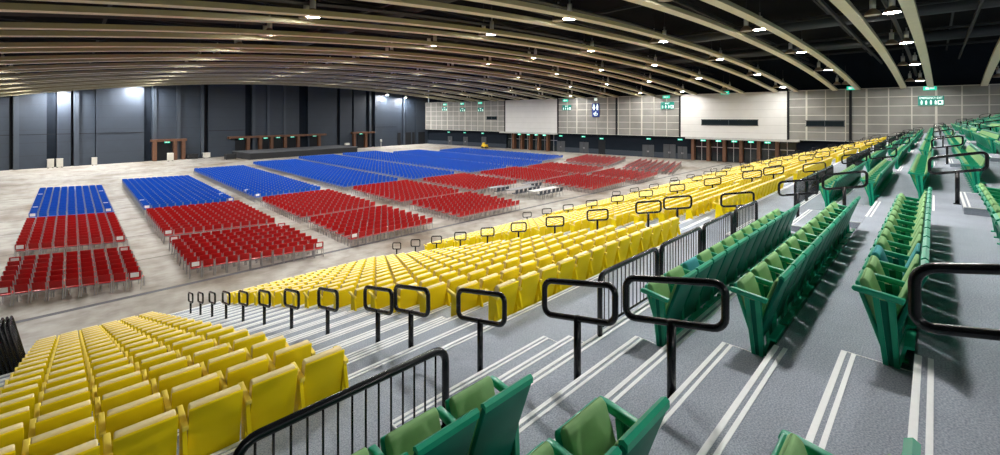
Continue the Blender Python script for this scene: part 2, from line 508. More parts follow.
# the tier the photographer stands on: nothing within reach of the eye
SG = [s for s in SG if not (s[1] == 0 and s[6] < -0.5)]
SY = gather(AY, (2.09 - 6 * 0.475, 2.09), YT, YP, 0.65)
SY0 = [s for s in SY if s[1] > 0]
for ri, (y0, y1, z) in enumerate(YT):
    for c in range(6):
        x = 2.09 - 6 * 0.475 + 0.475 * (c + 0.5)
        p = proj(x, y0 + 0.1, z + 0.65)
        vis = p is not None and -30 <= p[0] <= 1030 and p[1] <= 520
        if p is not None and p[0] > -260:
            SY0.append((p[2] if vis else 1e3 + p[2], 0, ri, c, 6, x, y0, z, vis))
SY0.sort()
print('GREEN', place_rows(SG, 'green', 'stadium_seat', GM, g_end[0.228], g_far, GP, 11))
print('YELLOW', place_rows(SY0, 'yellow', 'tip_up_seat', YM, y_end[0.226], y_far, YP, 18))

# ------------------------------------------------------------------ aisle rails
def loop_pts(L, H, r, tilt, z0):
    pts = []
    for (cy, cz, a0) in ((L / 2 - r, H - r, 0), (-L / 2 + r, H - r, 90), (-L / 2 + r, r, 180), (L / 2 - r, r, 270)):
        for i in range(6):
            a = math.radians(a0 + i * 18)
            y, z = cy + r * math.cos(a), cz + r * math.sin(a)
            pts.append((0, y, z0 + z - tilt * y))
    return pts
rail_loops = [B().tube(loop_pts(0.78, 0.33, 0.085, 0.21, z), 0.028, M['black'], 12, True).mesh('rail_loop') for z in (0.64, 0.55)]
rail_posts = [B().tube([(0, 0, 0.0), (0, 0, z + 0.02)], 0.034, M['black'], 12).mesh('post') for z in (0.64, 0.55)]
rail_foot = B().lathe([(0.06, 0.0), (0.06, 0.012), (0.036, 0.02)], (0, 0, 0), M['black'], 12).mesh('base_plate')
AN = ['the near aisle', 'the second aisle', 'the third aisle', 'the fourth aisle', 'the fifth aisle', 'the sixth aisle', 'the seventh aisle']
def tier_z(y):
    for (y0, y1, z) in TIERS:
        if y0 <= y < y1: return z
    return 0.0
for ai, ((g0, g1), (a0, a1)) in enumerate(zip(AG, AY)):
    ys = [-3.83, -2.07, -0.31, 1.445, 2.325, 3.66, 4.90] + [5.77 + 1.7514 * j for j in range(9)]
    for i, y in enumerate(ys):
        x = (g0 + g1) / 2 + 0.1 if y < 4 else (a0 + a1) / 2 + 0.0
        if y > 4 and ai == 0: x = 3.2
        if y > 4 and ai == 1: x = 12.2
        if y > 4 and ai: y += 0.25
        p = proj(x, y, EYE - 2)
        if p is None or p[0] > 1250: continue
        z = tier_z(y)
        where = 'green seats' if y < 4 else 'yellow seats'
        idx = i + 1 if y < 4 else i - 5
        t = thing('aisle_rail', f"black loop handrail on post in {AN[ai]}, {ordn(idx)} {'down beside' if y > 4 else 'from top, by'} {where}", 'handrail', (x, y, z), 0, 'black loop handrails of the aisles')
        obj('post', rail_posts[y > 4], t); obj('rail_loop', rail_loops[y > 4], t); obj('base_plate', rail_foot, t)

# guard rails along the front of the green seats
def rail_panel(L, n, detail):
    H, r = 0.70, 0.11
    pts = [(0, 0, 0.0), (0, 0, H - r)]
    pts += [(r - r * math.cos(math.radians(a)), 0, H - r + r * math.sin(math.radians(a))) for a in (18, 36, 54, 72, 90)]
    pts += [(L - r + r * math.sin(math.radians(a)), 0, H - r + r * math.cos(math.radians(a))) for a in (0, 18, 36, 54, 72, 90)]
    pts += [(L, 0, 0.0)]
    top = B().tube(pts, 0.030, M['black'], 10)
    bot = B().tube([(0, 0, 0.09), (L, 0, 0.09)], 0.014, M['black'], 8)
    bars = [B().tube([(L * (i + 1) / (n + 1), 0, 0.09), (L * (i + 1) / (n + 1), 0, H - 0.02)], 0.0075, M['black'], 6) for i in range(n)]
    return top, bot, bars
rp = rail_panel(1.44, 14, True)
rp_top, rp_bot, rp_bars = rp[0].mesh('top_rail'), rp[1].mesh('bottom_rail'), [b.mesh('baluster') for b in rp[2]]
RAILY = 2.70
npan = 0
far_rail = B()
for o in (rp[0], rp[1], *rp[2]):
    far_rail.add(o.v, o.f, M['black'], True)
far_me = far_rail.mesh('rail_panel')
segs = [(0, 0.64), (0, -0.97)]
for bi, (x0, x1) in enumerate(blocks(GG, (0, 2.1))):
    if bi == 0: continue
    n = int((x1 - x0 + 0.82) / 1.57)
    for i in range(n):
        segs.append((bi, x0 - 0.04 + 1.57 * i))
cnt = {}
for bi, x in segs:
    cnt[bi] = cnt.get(bi, 0) + 1
    z = G_A[2]
    lab = f"black barred guard rail, {BLK[bi]}, {ordn(cnt[bi])} from near aisle"
    if bi <= 2:
        t = thing('guard_rail', lab, 'railing', (x, RAILY, z), 0, 'barred guard rails along the cross aisle')
        obj('top_rail', rp_top, t); obj('bottom_rail', rp_bot, t)
        for b in rp_bars: obj('baluster', b, t)
    else:
        tag(obj('guard_rail', far_me, None, (x, RAILY, z)), lab, 'railing', 'barred guard rails along the cross aisle')

# folded guard panels stacked at the open end of the near yellow block
def folded_panel():
    L, H = 0.80, 1.42
    P = {'frame': B().tube([(0, y, z) for (_, y, z) in [(0, 0.06, 0.02), (0, 0.0, 0.10), (0, 0.0, H - 0.08), (0, 0.08, H), (0, L - 0.08, H), (0, L, H - 0.08), (0, L, 0.10), (0, L - 0.06, 0.02)]], 0.024, M['black'], 8, True)}
    return P, [B().tube([(0, L * (i + 1) / 7, 0.02), (0, L * (i + 1) / 7, H)], 0.009, M['black'], 6) for i in range(6)]
fp, fbars = folded_panel()
fpm, fbm = fp['frame'].mesh('frame'), [b.mesh('bar') for b in fbars]
kz = YT[13]
for i in range(7):
    t = thing('barrier_panel', f"black barred barrier panel leaning beyond the yellow seats, {ordn(i + 1)} of its stack from the seats", 'barrier', (-0.80 - 0.075 * i, kz[0] + 0.03, kz[2] + 0.012), 0, 'stacked barrier panels')
    t.rotation_euler = (0, -0.20, 0)
    obj('frame', fpm, t)
    for b in fbm: obj('bar', b, t)

# ------------------------------------------------------------------ loose chairs on the hall floor
def floor_chair(m, bev=0.0):
    P = {}
    P['backrest'] = B().prism([(-0.20, 0.50), (-0.245, 0.80), (-0.235, 0.825), (-0.215, 0.82), (-0.175, 0.51)], -0.215, 0.215, m, bev)
    P['seat'] = B().prism([(-0.19, 0.435), (0.21, 0.45), (0.225, 0.475), (0.20, 0.485), (-0.19, 0.465)], -0.21, 0.21, m, bev)
    for sx in (-1, 1):
        P['leg' if sx < 0 else 'leg.001'] = B().tube([(sx * 0.222, 0.19, 0.0), (sx * 0.222, 0.17, 0.44)], 0.018, M['steel'], 4)
        P['leg.002' if sx < 0 else 'leg.003'] = B().tube([(sx * 0.222, -0.26, 0.0), (sx * 0.222, -0.19, 0.44), (sx * 0.222, -0.235, 0.78)], 0.018, M['steel'], 4)
    P['seat_frame'] = B().box(-0.23, 0.23, -0.20, -0.175, 0.40, 0.435, M['steel'])
    return P
RP, BP = floor_chair(M['red']), floor_chair(M['blue'])
RN, BN = floor_chair(M['red'], 0.012), floor_chair(M['blue'], 0.012)
RM = to_mesh(RN, 'red_')
def joined(P):
    b = B()
    for k in P.values():
        for f, mi in zip(k.f, k.m): pass
        b2 = k
        for mi, m in enumerate(b2.mats):
            fs = [f for f, q in zip(b2.f, b2.m) if q == mi]
            b.add(b2.v, fs, m, False)
    return b
RJ, BJ = joined(RN).mesh('red_chair'), joined(BN).mesh('blue_chair')
sign_me = B().box(-0.15, 0.15, -0.262, -0.254, 0.57, 0.77, M['paper']).mesh('paper_notice')
CH = {'red': [], 'blue': []}
RPIT, CPIT = 0.857, 0.492
# block columns: x0, x1, skew of the rows, blue depth (last y)
BLK_F = [(-2.10, 2.25, -0.385, 61.5), (4.00, 9.80, -0.20, 64.5), (11.6, 17.7, 0.0, 71.0), (19.8, 26.1, 0.0, 75.0), (28.0, 34.6, 0.03, 79.0), (36.6, 43.8, 0.07, 81.0), (45.3, 52.4, 0.13, 78.0), (54.6, 62.5, 0.20, 72.0)]
for bi, (x0, x1, sk, yb) in enumerate(BLK_F):
    n = round((x1 - x0) / CPIT)
    xc = (x0 + x1) / 2
    rz = math.atan(sk)
    A = [(24.35 + (0.55 if bi == 0 else 0.2 if bi == 1 else 0.0), 7 if bi == 0 else 8, 'red', 'front-rank'), (32.2, 11, 'red', 'rear-rank'), (43.0, int((yb - 43.0) / RPIT), 'blue', 'blue')]
    if bi == 0: A = [(25.95, 7, 'red', 'front-rank'), (34.1, 11, 'red', 'rear-rank'), (44.8, 19, 'blue', 'blue')]
    if bi == 1: A = [(24.45, 8, 'red', 'front-rank'), (32.5, 11, 'red', 'rear-rank'), (42.9, 24, 'blue', 'blue')]
    if bi == 7: A = [(26.2, 8, 'red', 'front-rank'), (36.2, 9, 'red', 'rear-rank'), (46.4, 30, 'blue', 'blue')]
    for (ys, rows, colr, rank) in A:
        if bi == 7:
            x0, x1, sk = (54.6, 62.5, 0.20) if colr == 'blue' else (55.8, 67.0, 0.30) if rank == 'front-rank' else (56.5, 68.0, 0.30)
            n = round((x1 - x0) / CPIT); xc = (x0 + x1) / 2; rz = math.atan(sk)
        if bi == 4 and rank == 'front-rank': continue
        for r in range(rows):
            for c in range(n):
                x = x0 + CPIT * (c + 0.5)
                y = ys + r * (0.95 if bi == 7 else RPIT) + sk * (x - xc)
                jit = random.uniform(-0.03, 0.03)
                p = proj(x, y, 0.6)
                corner = c in (0, n - 1) and (r in (0, rows - 1) or (colr == 'blue' and r % 9 == 4)) 
                CH[colr].append((p[2], bi, r, c, n, x, y + jit, rz + random.uniform(-0.03, 0.03), rank, corner))
for colr, L in CH.items():
    L.sort()
    P, J, far = (RP, RJ, 'red') if colr == 'red' else (BP, BJ, 'blue')
    rest = []
    for i, (d, bi, r, c, n, x, y, rz, rank, corner) in enumerate(L):
        if i >= 300:
            rest.append((x, y, 0.0, rz)); continue
        if colr == 'red':
            lab = f"red chair, {ordn(bi + 1)} {rank} block from left, {ordn(r + 1)} row, {ordn(c + 1)} seat from left"
        else:
            lab = f"blue chair, {ordn(bi + 1)} blue block from left, {ordn(r + 1)} row from red, {ordn(c + 1)} from left"
        if i < 110 and colr == 'red':
            t = thing(colr + '_chair', lab, 'chair', (x, y, 0), rz, f'{colr} chairs on the hall floor')
            for k, me in RM.items(): obj(k.split('.')[0], me, t)
        else:
            t = tag(obj(colr + '_chair', J, None, (x, y, 0), rz), lab, 'chair', f'{colr} chairs on the hall floor')
        if corner:
            o = obj('paper_notice', sign_me, t); o['label'] = 'white paper notice taped to chair back'
    prot = list(P.values())
    merged(f'{colr}_chair_rows', [(prot, rest)], f'further rows of {colr} chairs filling the hall floor towards the stage', 'chairs')
print('floor chairs', {k: len(v) for k, v in CH.items()})

# tables with dark chairs in the gap between the red blocks
def table_meshes(m):
    P = {'table_top': B().box(-0.92, 0.92, -0.38, 0.38, 0.715, 0.745, m)}
    legs = [B().tube([(sx * 0.75, sy * 0.30, 0.0), (sx * 0.75, sy * 0.30, 0.72)], 0.016, M['steel'], 6) for sx in (-1, 1) for sy in (-1, 1)]
    return P['table_top'].mesh('table_top'), [l.mesh('leg') for l in legs]
tw, tg = table_meshes(M['table_white']), table_meshes(M['table_grey'])
DC = floor_chair(M['chair_dark']); DM = to_mesh(DC, 'dark_')
TB = [(31.3, 26.5, tw, 'white'), (33.2, 26.5, tw, 'white'), (30.2, 28.5, tg, 'grey'), (32.1, 28.5, tg, 'grey'), (29.9, 30.6, tg, 'grey'), (34.2, 30.0, tg, 'grey')]
DESC = ['white table in front of the red blocks, nearer the stand, first of two', 'white table in front of the red blocks, farther end of the pair', 'grey folding table in the middle row, end beside the red chairs', 'grey folding table in the middle row, end by the white tables', 'grey folding table in the back row, behind the dark chairs', 'grey folding table in the back row, farthest from the stage wall']
q = 0
for i, (x, y, tm, cn) in enumerate(TB):
    t = thing('folding_table', DESC[i], 'table', (x, y, 0), 0.0, 'folding tables between the red blocks')
    obj('table_top', tm[0], t)
    for l in tm[1]: obj('leg', l, t)
    for j, dx in enumerate((-0.72, -0.12, 0.48)):
        q += 1
        c = thing('folding_chair', f"dark chair at the {ordn(i + 1)} folding table from the stand, {ordn(j + 1)} of its three", 'chair', (x + dx + 0.1, y - 0.72, 0), random.uniform(-0.15, 0.15), 'dark chairs at the tables')
        for k, me in DM.items(): obj(k.split('.')[0], me, c)

# ------------------------------------------------------------------ side wall (faces the stand ends)
def XWf(y): return 80.5 - 0.08 * y
NX, NY = -1 / math.hypot(1, 0.08), -0.08 / math.hypot(1, 0.08)
def wq(b, y0, y1, o0, o1, z0, z1, m):
    """box on the side wall: along y, offset o towards the hall"""
    pa = [(XWf(y) + NX * o, y + NY * o) for (y, o) in ((y0, o1), (y0, o0), (y1, o0), (y1, o1))]
    b.hexa([(*p, z0) for p in pa] + [(*p, z1) for p in pa], m)
WB, WT = 4.12, 11.68                          # bottom and top of the panelled band
YW0, YW1 = -14.0, 103.0
OPEN = [(59.0, 73.6), (15.2, 30.4)]
wl = B()
wq(wl, YW0, YW1, -1.4, -1.2, 0, 17.2, M['navy_lo'])
struct('wall_right', wl)
low_ = B()
edges = [YW0, 15.2, 30.4, 59.0, 73.6, YW1]
for a, b_ in ((YW0, 15.2), (30.4, 59.0), (73.6, YW1)):
    wq(low_, a, b_, -1.2, -0.75, 0, WB, M['navy_lo'])
struct('wall_right_base', low_)
sk = B()
for a, b_ in ((30.4, 59.0), (73.6, YW1)):
    wq(sk, a, b_, -0.75, -0.68, 0, 1.05, M['skirting'])
struct('baseboard_right', sk)
up = B()
for a, b_ in ((YW0, 16.1), (32.4, 58.3), (73.4, YW1)):
    wq(up, a, b_, -1.2, 0.0, WB, WT, M['grey_panel'])
struct('wall_right_panels', up)
wp = B()
for a, b_ in OPEN:
    a2, b2 = (16.1, 32.4) if a < 20 else (58.3, 73.4)
    wq(wp, a2 + 0.1, b2 - 0.1, -1.2, 0.10, WB - 0.02, WT, M['white_panel'])
struct('wall_right_white_panels', wp)
bt = B()
zs = [WB + (WT - WB) * i / 6 for i in range(7)]
for a, b_ in ((YW0, 16.1), (32.4, 58.3), (73.4, YW1)):
    n = max(1, round((b_ - a) / 2.35))
    for z in zs:
        wq(bt, a, b_, 0.0, 0.05, z - 0.05, z + 0.05, M['batten'])
    for i in range(n + 1):
        y = a + (b_ - a) * i / n
        w = 0.11 if i % 3 == 0 else 0.06
        wq(bt, y - w, y + w, 0.0, 0.06, WB, WT, M['batten'])
struct('trim_1', bt)
db = B()
for y in (8.6, 16.1, 32.4, 44.6, 58.3, 73.4):
    wq(db, y - 0.16, y + 0.16, 0.0, 0.14, WB, WT, M['slot'])
struct('trim_2', db)
sf = B()
wq(sf, YW0, YW1, -1.2, 0.12, WB - 0.16, WB - 0.03, M['navy_lo'])
for a, b_ in OPEN:
    wq(sf, a - 0.6, b_ + 0.8, 0.0, 1.0, WB - 0.30, WB - 0.05, M['soffit'])
struct('trim_3', sf)
# glazed entrances with brown columns
for wi, (a, b_) in enumerate(OPEN):
    n = 6
    root = struct(f'door_{wi + 1}', (lambda b: (wq(b, a, b_, -1.19, -1.1, 0, WB - 0.3, M['glass']), b)[1])(B()))
    for i in range(n + 1):
        y = a + (b_ - a) * (i + 0.0) / n
        pb = B(); wq(pb, y - 0.36, y + 0.12, -1.05, -0.1, 0, WB - 0.2, M['brown'])
        if 0 < i < n + (1 if wi else 0): struct('door_column', pb, root)
        if i < n:
            fr = B(); y2 = y + (b_ - a) / n
            wq(fr, y + 0.2, y2 - 0.42, -1.1, -1.02, 2.35, 2.47, M['steel'])
            wq(fr, (y + y2) / 2 - 0.15, (y + y2) / 2 - 0.07, -1.1, -1.02, 0, WB - 0.3, M['steel'])
            struct('door_frame', fr, root)
# service doors in the dark band
DOORS = [(92.8, 94.4, 2.35), (86.8, 88.4, 2.4), (80.2, 81.8, 2.6), (57.0, 59.0, 2.35), (51.2, 53.3, 2.35), (37.4, 39.6, 2.35), (33.4, 35.6, 2.6), (31.4, 33.0, 2.3)]
for i, (a, b_, h) in enumerate(DOORS):
    d = B(); wq(d, a, b_, -0.75, -0.62, 0, h, M['door'])
    root = struct(f'door_{i + 3}', d)
    f = B(); mid = (a + b_) / 2
    wq(f, mid - 0.02, mid + 0.02, -0.62, -0.605, 0, h, M['slot'])
    struct('door_seam', f, root)
    hd = B()
    for s in (-0.14, 0.10): wq(hd, mid + s, mid + s + 0.06, -0.62, -0.57, 0.95, 1.25, M['steel'])
    struct('door_handle', hd, root)
dk = B(); wq(dk, 47.4, 48.9, -0.75, -0.66, 0, 2.9, M['slot'])
struct('door_12', dk)
# control-room windows
for i, (a, b_, z0, z1) in enumerate(((20.2, 28.7, 6.25, 7.2), (9.3, 13.8, 6.25, 7.1), (76.0, 79.3, 7.0, 7.8))):
    w = B(); wq(w, a, b_, 0.02, 0.12, z0, z1, M['glass'])
    root = struct(f'window_{i + 1}', w)
    f = B()
    for za in (z0, z1): wq(f, a - 0.1, b_ + 0.1, 0.0, 0.16, za - 0.06, za + 0.06, M['door'])
    for ya in (a, (a + b_) / 2, b_): wq(f, ya - 0.05, ya + 0.05, 0.0, 0.15, z0, z1, M['door'])
    struct('window_frame', f, root)

# lit signs
def wthing(name, label, cat, y, z, off, group):
    x = XWf(y) + NX * off
    return thing(name, label, cat, (x, y + NY * off, z), math.atan2(NY, NX) - math.pi / 2, group)
# in sign space: x along the wall, -y towards the hall... front face is at y = +d
def exit_sign(w, h, mfront):
    case = B().box(-w / 2, w / 2, -0.05, 0.06, -h / 2, h / 2, mfront)
    pic = B()
    pic.box(-w * 0.34, -w * 0.02, 0.06, 0.066, -h * 0.10, h * 0.16, M['sign_white'])
    pic.box(w * 0.05, w * 0.32, 0.06, 0.066, -h * 0.28, h * 0.28, M['sign_white'])
    return case.mesh('sign_case'), pic.mesh('pictogram')
hi = exit_sign(1.25, 0.5, M['sign_green']); lo = exit_sign(0.80, 0.26, M['sign_green'])
HIGH = [(94.7, 11.08), (88.0, 11.15), (81.5, 11.2), (56.3, 11.22), (34.8, 11.33), (25.0, 11.75), (8.4, 11.8), (0.5, 11.44)]
for i, (y, z) in enumerate(HIGH):
    t = wthing('exit_sign', f"lit green exit sign high on the panelled wall, {ordn(i + 1)} from stage", 'sign', y, z, 0.2, 'high exit signs')
    obj('sign_case', hi[0], t); obj('pictogram', hi[1], t)
LOW = [(94.1, 3.5), (87.9, 3.5), (81.4, 3.5), (68.2, 3.62), (65.6, 3.62), (63.4, 3.62), (61.2, 3.62), (58.0, 3.5), (52.4, 3.5), (48.2, 3.22), (38.4, 3.5), (32.6, 3.55), (28.2, 3.62), (25.8, 3.62), (23.4, 3.62), (21.0, 3.62), (18.7, 3.62)]
for i, (y, z) in enumerate(LOW):
    inop = any(a < y < b_ for a, b_ in OPEN)
    t = wthing('exit_sign', f"small green exit sign over dark-band doors, {ordn(i + 1)} from the stage wall", 'sign', y, z, 1.08 if inop else -0.66, 'exit signs over the doors')
    obj('sign_case', lo[0], t); obj('pictogram', lo[1], t)
def text_mesh(s, size, wmax, depth=0.01):
    cu = bpy.data.curves.new('t', 'FONT'); cu.body = s; cu.size = size; cu.extrude = depth; cu.align_x = 'CENTER'; cu.align_y = 'CENTER'
    o = bpy.data.objects.new('t', cu); COL.objects.link(o)
    me = bpy.data.meshes.new_from_object(o.evaluated_get(bpy.context.evaluated_depsgraph_get()))
    bpy.data.objects.remove(o)
    wd = max(v.co.x for v in me.vertices) - min(v.co.x for v in me.vertices)
    if wd > wmax: me.transform(Matrix.Diagonal((wmax / wd, 1, 1, 1)))
    me.transform(Matrix.Rotation(math.pi, 4, 'Z') @ Matrix.Rotation(math.pi / 2, 4, 'X'))
    me.materials.clear(); me.materials.append(M['sign_white'])
    return me
def man(b, x, y, h, m, skirt=False):
    b.lathe([(0.0, -0.10 * h), (0.085 * h, -0.05 * h), (0.085 * h, 0.05 * h), (0.0, 0.10 * h)], (x, y, h * 0.40), m, 8, False, False)
    w = 0.15 * h
    b.box(x - w, x + w, y - 0.012, y + 0.012, -0.10 * h, 0.26 * h, m)
    if skirt: b.prism([(y - 0.012, -0.22 * h), (y + 0.012, -0.22 * h), (y + 0.012, 0), (y - 0.012, 0)], x - 0.24 * h, x + 0.24 * h, m)
    for s in (-1, 1): b.box(x + s * 0.08 * h - 0.05 * h, x + s * 0.08 * h + 0.05 * h, y - 0.012, y + 0.012, -0.5 * h, -0.08 * h, m)
def big_sign(y, z, w, h, txt, n, label):
    t = wthing('direction_sign', label, 'sign', y, z, 0.12, 'green emergency direction signs')
    obj('sign_board', B().box(-w / 2, w / 2, -0.03, 0.05, -h / 2, h / 2, M['sign_dull']), t)
    o = obj('lettering', text_mesh(txt, h * 0.30, w * 0.88), t, (0, 0.062, h * 0.28)); o['label'] = 'white capital lettering'
    for i in range(n):
        b = B(); px = -w * 0.36 + w * 0.72 * i / max(1, n - 1)
        if i == 0 or n < 3:
            b.box(px - h * 0.20, px + h * 0.20, 0.05, 0.06, -h * 0.40, h * 0.04, M['sign_white'])
            b.box(px - h * 0.08, px + h * 0.12, 0.06, 0.066, -h * 0.32, -h * 0.06, M['sign_dull'])
        else:
            man(b, 0, 0, h * 0.46, M['sign_white'])
            b.v = [(v[0] + px, v[1] + 0.06, v[2] - h * 0.17) for v in b.v]
        obj('pictogram', b, t)
big_sign(0.4, 9.80, 2.45, 1.25, 'EMERGENCY EXIT', 5, 'large green emergency exit sign with white pictograms above the top green seats')
big_sign(34.6, 9.76, 2.4, 1.3, 'EXIT', 4, 'green sign with white figures beside the long white wall panel')
big_sign(56.0, 9.66, 2.2, 1.1, 'EXIT', 4, 'green sign with white figures next to the smaller white wall panel')
for i, (y, z) in enumerate(((94.9, 9.85), (87.9, 9.58), (81.4, 9.53))):
    big_sign(y, z, 2.0, 1.0, 'EXIT', 3, f"small green direction sign under exit light, {ordn(i + 1)} from stage wall")
t = wthing('restroom_sign', 'tall dark blue sign with white restroom figures on the panelled wall', 'sign', 49.1, 9.1, 0.12, None)
obj('sign_board', B().box(-0.80, 0.80, -0.03, 0.05, -1.45, 1.35, M['sign_blue']), t)
for px in (-0.38, 0.38):
    b = B(); man(b, px, 0.06, 1.25, M['sign_white'], px > 0); b.v = [(v[0], v[1], v[2] + 0.58) for v in b.v]; obj('figure', b, t)
b = B().tube([(0.38 * math.cos(a), 0.06, -0.82 + 0.34 * math.sin(a)) for a in [math.radians(20 * i - 200) for i in range(14)]], 0.07, M['sign_white'], 6)
b.box(-0.12, 0.02, 0.05, 0.075, -0.82, -0.30, M['sign_white']); b.box(-0.12, 0.30, 0.05, 0.075, -0.85, -0.72, M['sign_white'])
obj('figure', b, t)
t = wthing('indicator_light', 'small white lit indicator above the blue restroom sign', 'light', 49.1, 11.25, 0.12, None)
obj('lens', B().box(-0.3, 0.3, -0.03, 0.06, -0.22, 0.22, M['sign_white']), t); obj('bracket', B().box(-0.06, 0.06, -0.1, -0.03, -0.1, 0.1, M['steel']), t)

# ------------------------------------------------------------------ stage wall
def YSf(x): return 94.5 + 0.12 * x
TY, TX = 1 / math.hypot(1, 0.12), 0.12 / math.hypot(1, 0.12)   # normal pointing to the hall is (0.12,-1)
def sq(b, x0, x1, o0, o1, z0, z1, m):
    n = math.hypot(1, 0.12); nx, ny = 0.12 / n, -1 / n
    pa = [(x + nx * o, YSf(x) + ny * o) for (x, o) in ((x0, o1), (x1, o1), (x1, o0), (x0, o0))]
    b.hexa([(*p, z0) for p in pa] + [(*p, z1) for p in pa], m)
HT = 17.0
bk = B(); sq(bk, -18, 74, -1.2, -0.8, 0, HT, M['slot'])
struct('wall_back', bk)
pan = B()
PANELS = [(-18, -6.3), (-5.5, -2.6), (-1.5, 0.0), (0.8, 2.75), (2.85, 8.9), (10.5, 13.5), (14.0, 17.1), (18.4, 24.8), (26.6, 28.9), (29.5, 32.2), (32.8, 35.7), (37.7, 44.7), (45.5, 48.7), (49.2, 52.6), (55.3, 62.2), (62.3, 63.9), (65.3, 68.4), (68.5, 73.2)]
for i, (a, b_) in enumerate(PANELS):
    sq(pan, a, b_, -0.8, 0.0 if b_ - a > 2.6 else -0.12, 0, HT, M['navy'])
struct('wall_back_panels', pan)
rc = B()
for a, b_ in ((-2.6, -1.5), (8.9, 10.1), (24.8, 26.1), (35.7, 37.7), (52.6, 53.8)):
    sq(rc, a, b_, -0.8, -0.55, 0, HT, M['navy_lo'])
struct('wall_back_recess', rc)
pil = B()
for x in (-5.65, 0.6, 10.3, 13.75, 17.4, 26.35, 29.2, 32.5, 53.8, 64.6):
    sq(pil, x - 0.28, x + 0.28, -0.8, 0.18, 0, HT, M['pilaster'])
struct('trim_4', pil)
sqz = B(); sq(sqz, -18, 8.9, 0.0, 0.04, 5.0, 5.08, M['slot']); sq(sqz, 18.4, 24.8, 0.0, 0.04, 5.0, 5.08, M['slot']); sq(sqz, 55.3, 62.2, 0.0, 0.04, 5.0, 5.08, M['slot'])
struct('trim_5', sqz)
# brown-framed portals
def portal(nm, x0, x1, zt, cols, voids):
    h = B(); sq(h, x0, x1, 0.0, 0.9, zt - 0.28, zt + 0.12, M['brown'])
    root = struct(nm, h)
    for c in cols:
        b = B(); sq(b, c - 0.27, c + 0.27, 0.1, 0.8, 0, zt - 0.28, M['brown']); struct('door_column', b, root)
    for (a, b_) in voids:
        b = B(); sq(b, a, b_, 0.19, 0.24, 0, zt - 0.28, M['slot']); struct('door_opening', b, root)
    return root
portal('door_13', 9.7, 14.8, 3.62, (10.2, 13.1, 14.3), ((10.6, 12.7),))
portal('door_14', 21.6, 41.6, 3.72, (25.1, 27.4, 29.6, 32.4, 35.2, 40.0), ((22.9, 24.8), (27.8, 29.2), (30.0, 31.9), (33.0, 34.8), (38.0, 39.7)))
portal('door_15', 48.3, 54.7, 3.86, (49.0, 52.2), ((50.0, 51.8),))
ot = B()
for (a, b_, h) in ((62.4, 63.4, 3.4), (64.6, 67.0, 3.4), (67.4, 68.2, 3.4), (69.6, 72.0, 3.4)):
    sq(ot, a, b_, 0.0, 0.05, 0, h, M['slot'])
struct('door_16', ot)
def sthing(name, label, cat, x, off, z, group=None):
    n = math.hypot(1, 0.12)
    return thing(name, label, cat, (x + 0.12 / n * off, YSf(x) - off / n, z), math.atan(0.12) + math.pi, group)
for i, (x, z) in enumerate(((12.0, 3.2), (23.9, 3.3), (28.5, 3.3), (31.0, 3.35), (34.0, 3.35), (39.0, 3.4), (50.9, 3.5))):
    t = sthing('exit_sign', f"small green exit sign under brown portals of stage wall, {ordn(i + 1)} from left", 'sign', x, 0.40, z, 'exit signs of the stage wall')
    obj('sign_case', lo[0], t); obj('pictogram', lo[1], t)

# stage and what stands about it
n_ = math.hypot(1, 0.12)
sx0, sx1 = 21.4, 43.0
def stq(b, a, b_, o0, o1, z0, z1, m):
    sq(b, a, b_, o0, o1, z0, z1, m)
t = tag(obj('stage', None, None, (33, YSf(33) - 6, 0)), 'low black stage platform before the dark wall, behind the blue chairs', 'stage')
def rel(b):
    b.v = [(v[0] - 33, v[1] - (YSf(33) - 6), v[2]) for v in b.v]; return b
b = B(); sq(b, sx0, sx1, 3.0, 11.0, 0.0, 1.08, M['blackmat']); obj('skirt', rel(b), t)
b = B(); sq(b, sx0 - 0.05, sx1 + 0.05, 2.95, 11.05, 1.08, 1.2, M['stage_top']); obj('deck', rel(b), t)
def crate(name, label, cat, x, off, w, d, h, m, z=0.0):
    t = sthing(name, label, cat, x, off, z)
    obj('case', B().box(-w / 2, w / 2, -d / 2, d / 2, 0.12, h, m), t)
    obj('lid', B().box(-w / 2 - 0.02, w / 2 + 0.02, -d / 2 - 0.02, d / 2 + 0.02, h, h + 0.07, m), t)
    for sx in (-1, 1):
        for sy in (-1, 1):
            obj('caster', B().lathe([(0.06, 0.0), (0.06, 0.12)], (sx * (w / 2 - 0.1), sy * (d / 2 - 0.1), 0), M['blackmat'], 8), t)
crate('equipment_cabinet', 'white equipment cabinet at the foot of the stage wall, leftmost', 'cabinet', -2.3, 1.0, 0.7, 0.6, 1.3, M['grey_box'])
crate('equipment_cabinet', 'white equipment cabinet at the foot of the stage wall, second from left', 'cabinet', -1.35, 1.0, 0.7, 0.6, 1.3, M['grey_box'])
crate('equipment_cabinet', 'slim white cabinet standing alone against the dark stage wall', 'cabinet', 2.5, 1.0, 0.6, 0.5, 1.2, M['grey_box'])
crate('equipment_cabinet', 'white cabinet standing before the single brown portal', 'cabinet', 11.9, 2.6, 0.8, 0.6, 1.35, M['grey_box'])
crate('flight_case', 'black flight case on casters between the portal and the stage', 'case', 15.6, 1.0, 1.5, 0.8, 0.85, M['blackmat'])
crate('flight_case', 'pale flight case on casters beside the black one', 'case', 17.8, 1.0, 1.0, 0.7, 0.95, M['grey_box'])
crate('flight_case', 'dark flight case at the left end of the stage', 'case', 19.6, 7.0, 1.6, 1.0, 0.9, M['blackmat'])
crate('spotlight_case', 'small white case on the far end of the stage deck', 'case', 43.6, 6.0, 1.0, 0.5, 0.5, M['grey_box'], 1.2)
t = sthing('floor_lamp_post', 'short white post lamp standing on the floor past the stage', 'lamp', 54.2, 4.0, 0)
obj('base', B().lathe([(0.3, 0.0), (0.3, 0.08)], (0, 0, 0), M['grey_box'], 12), t)
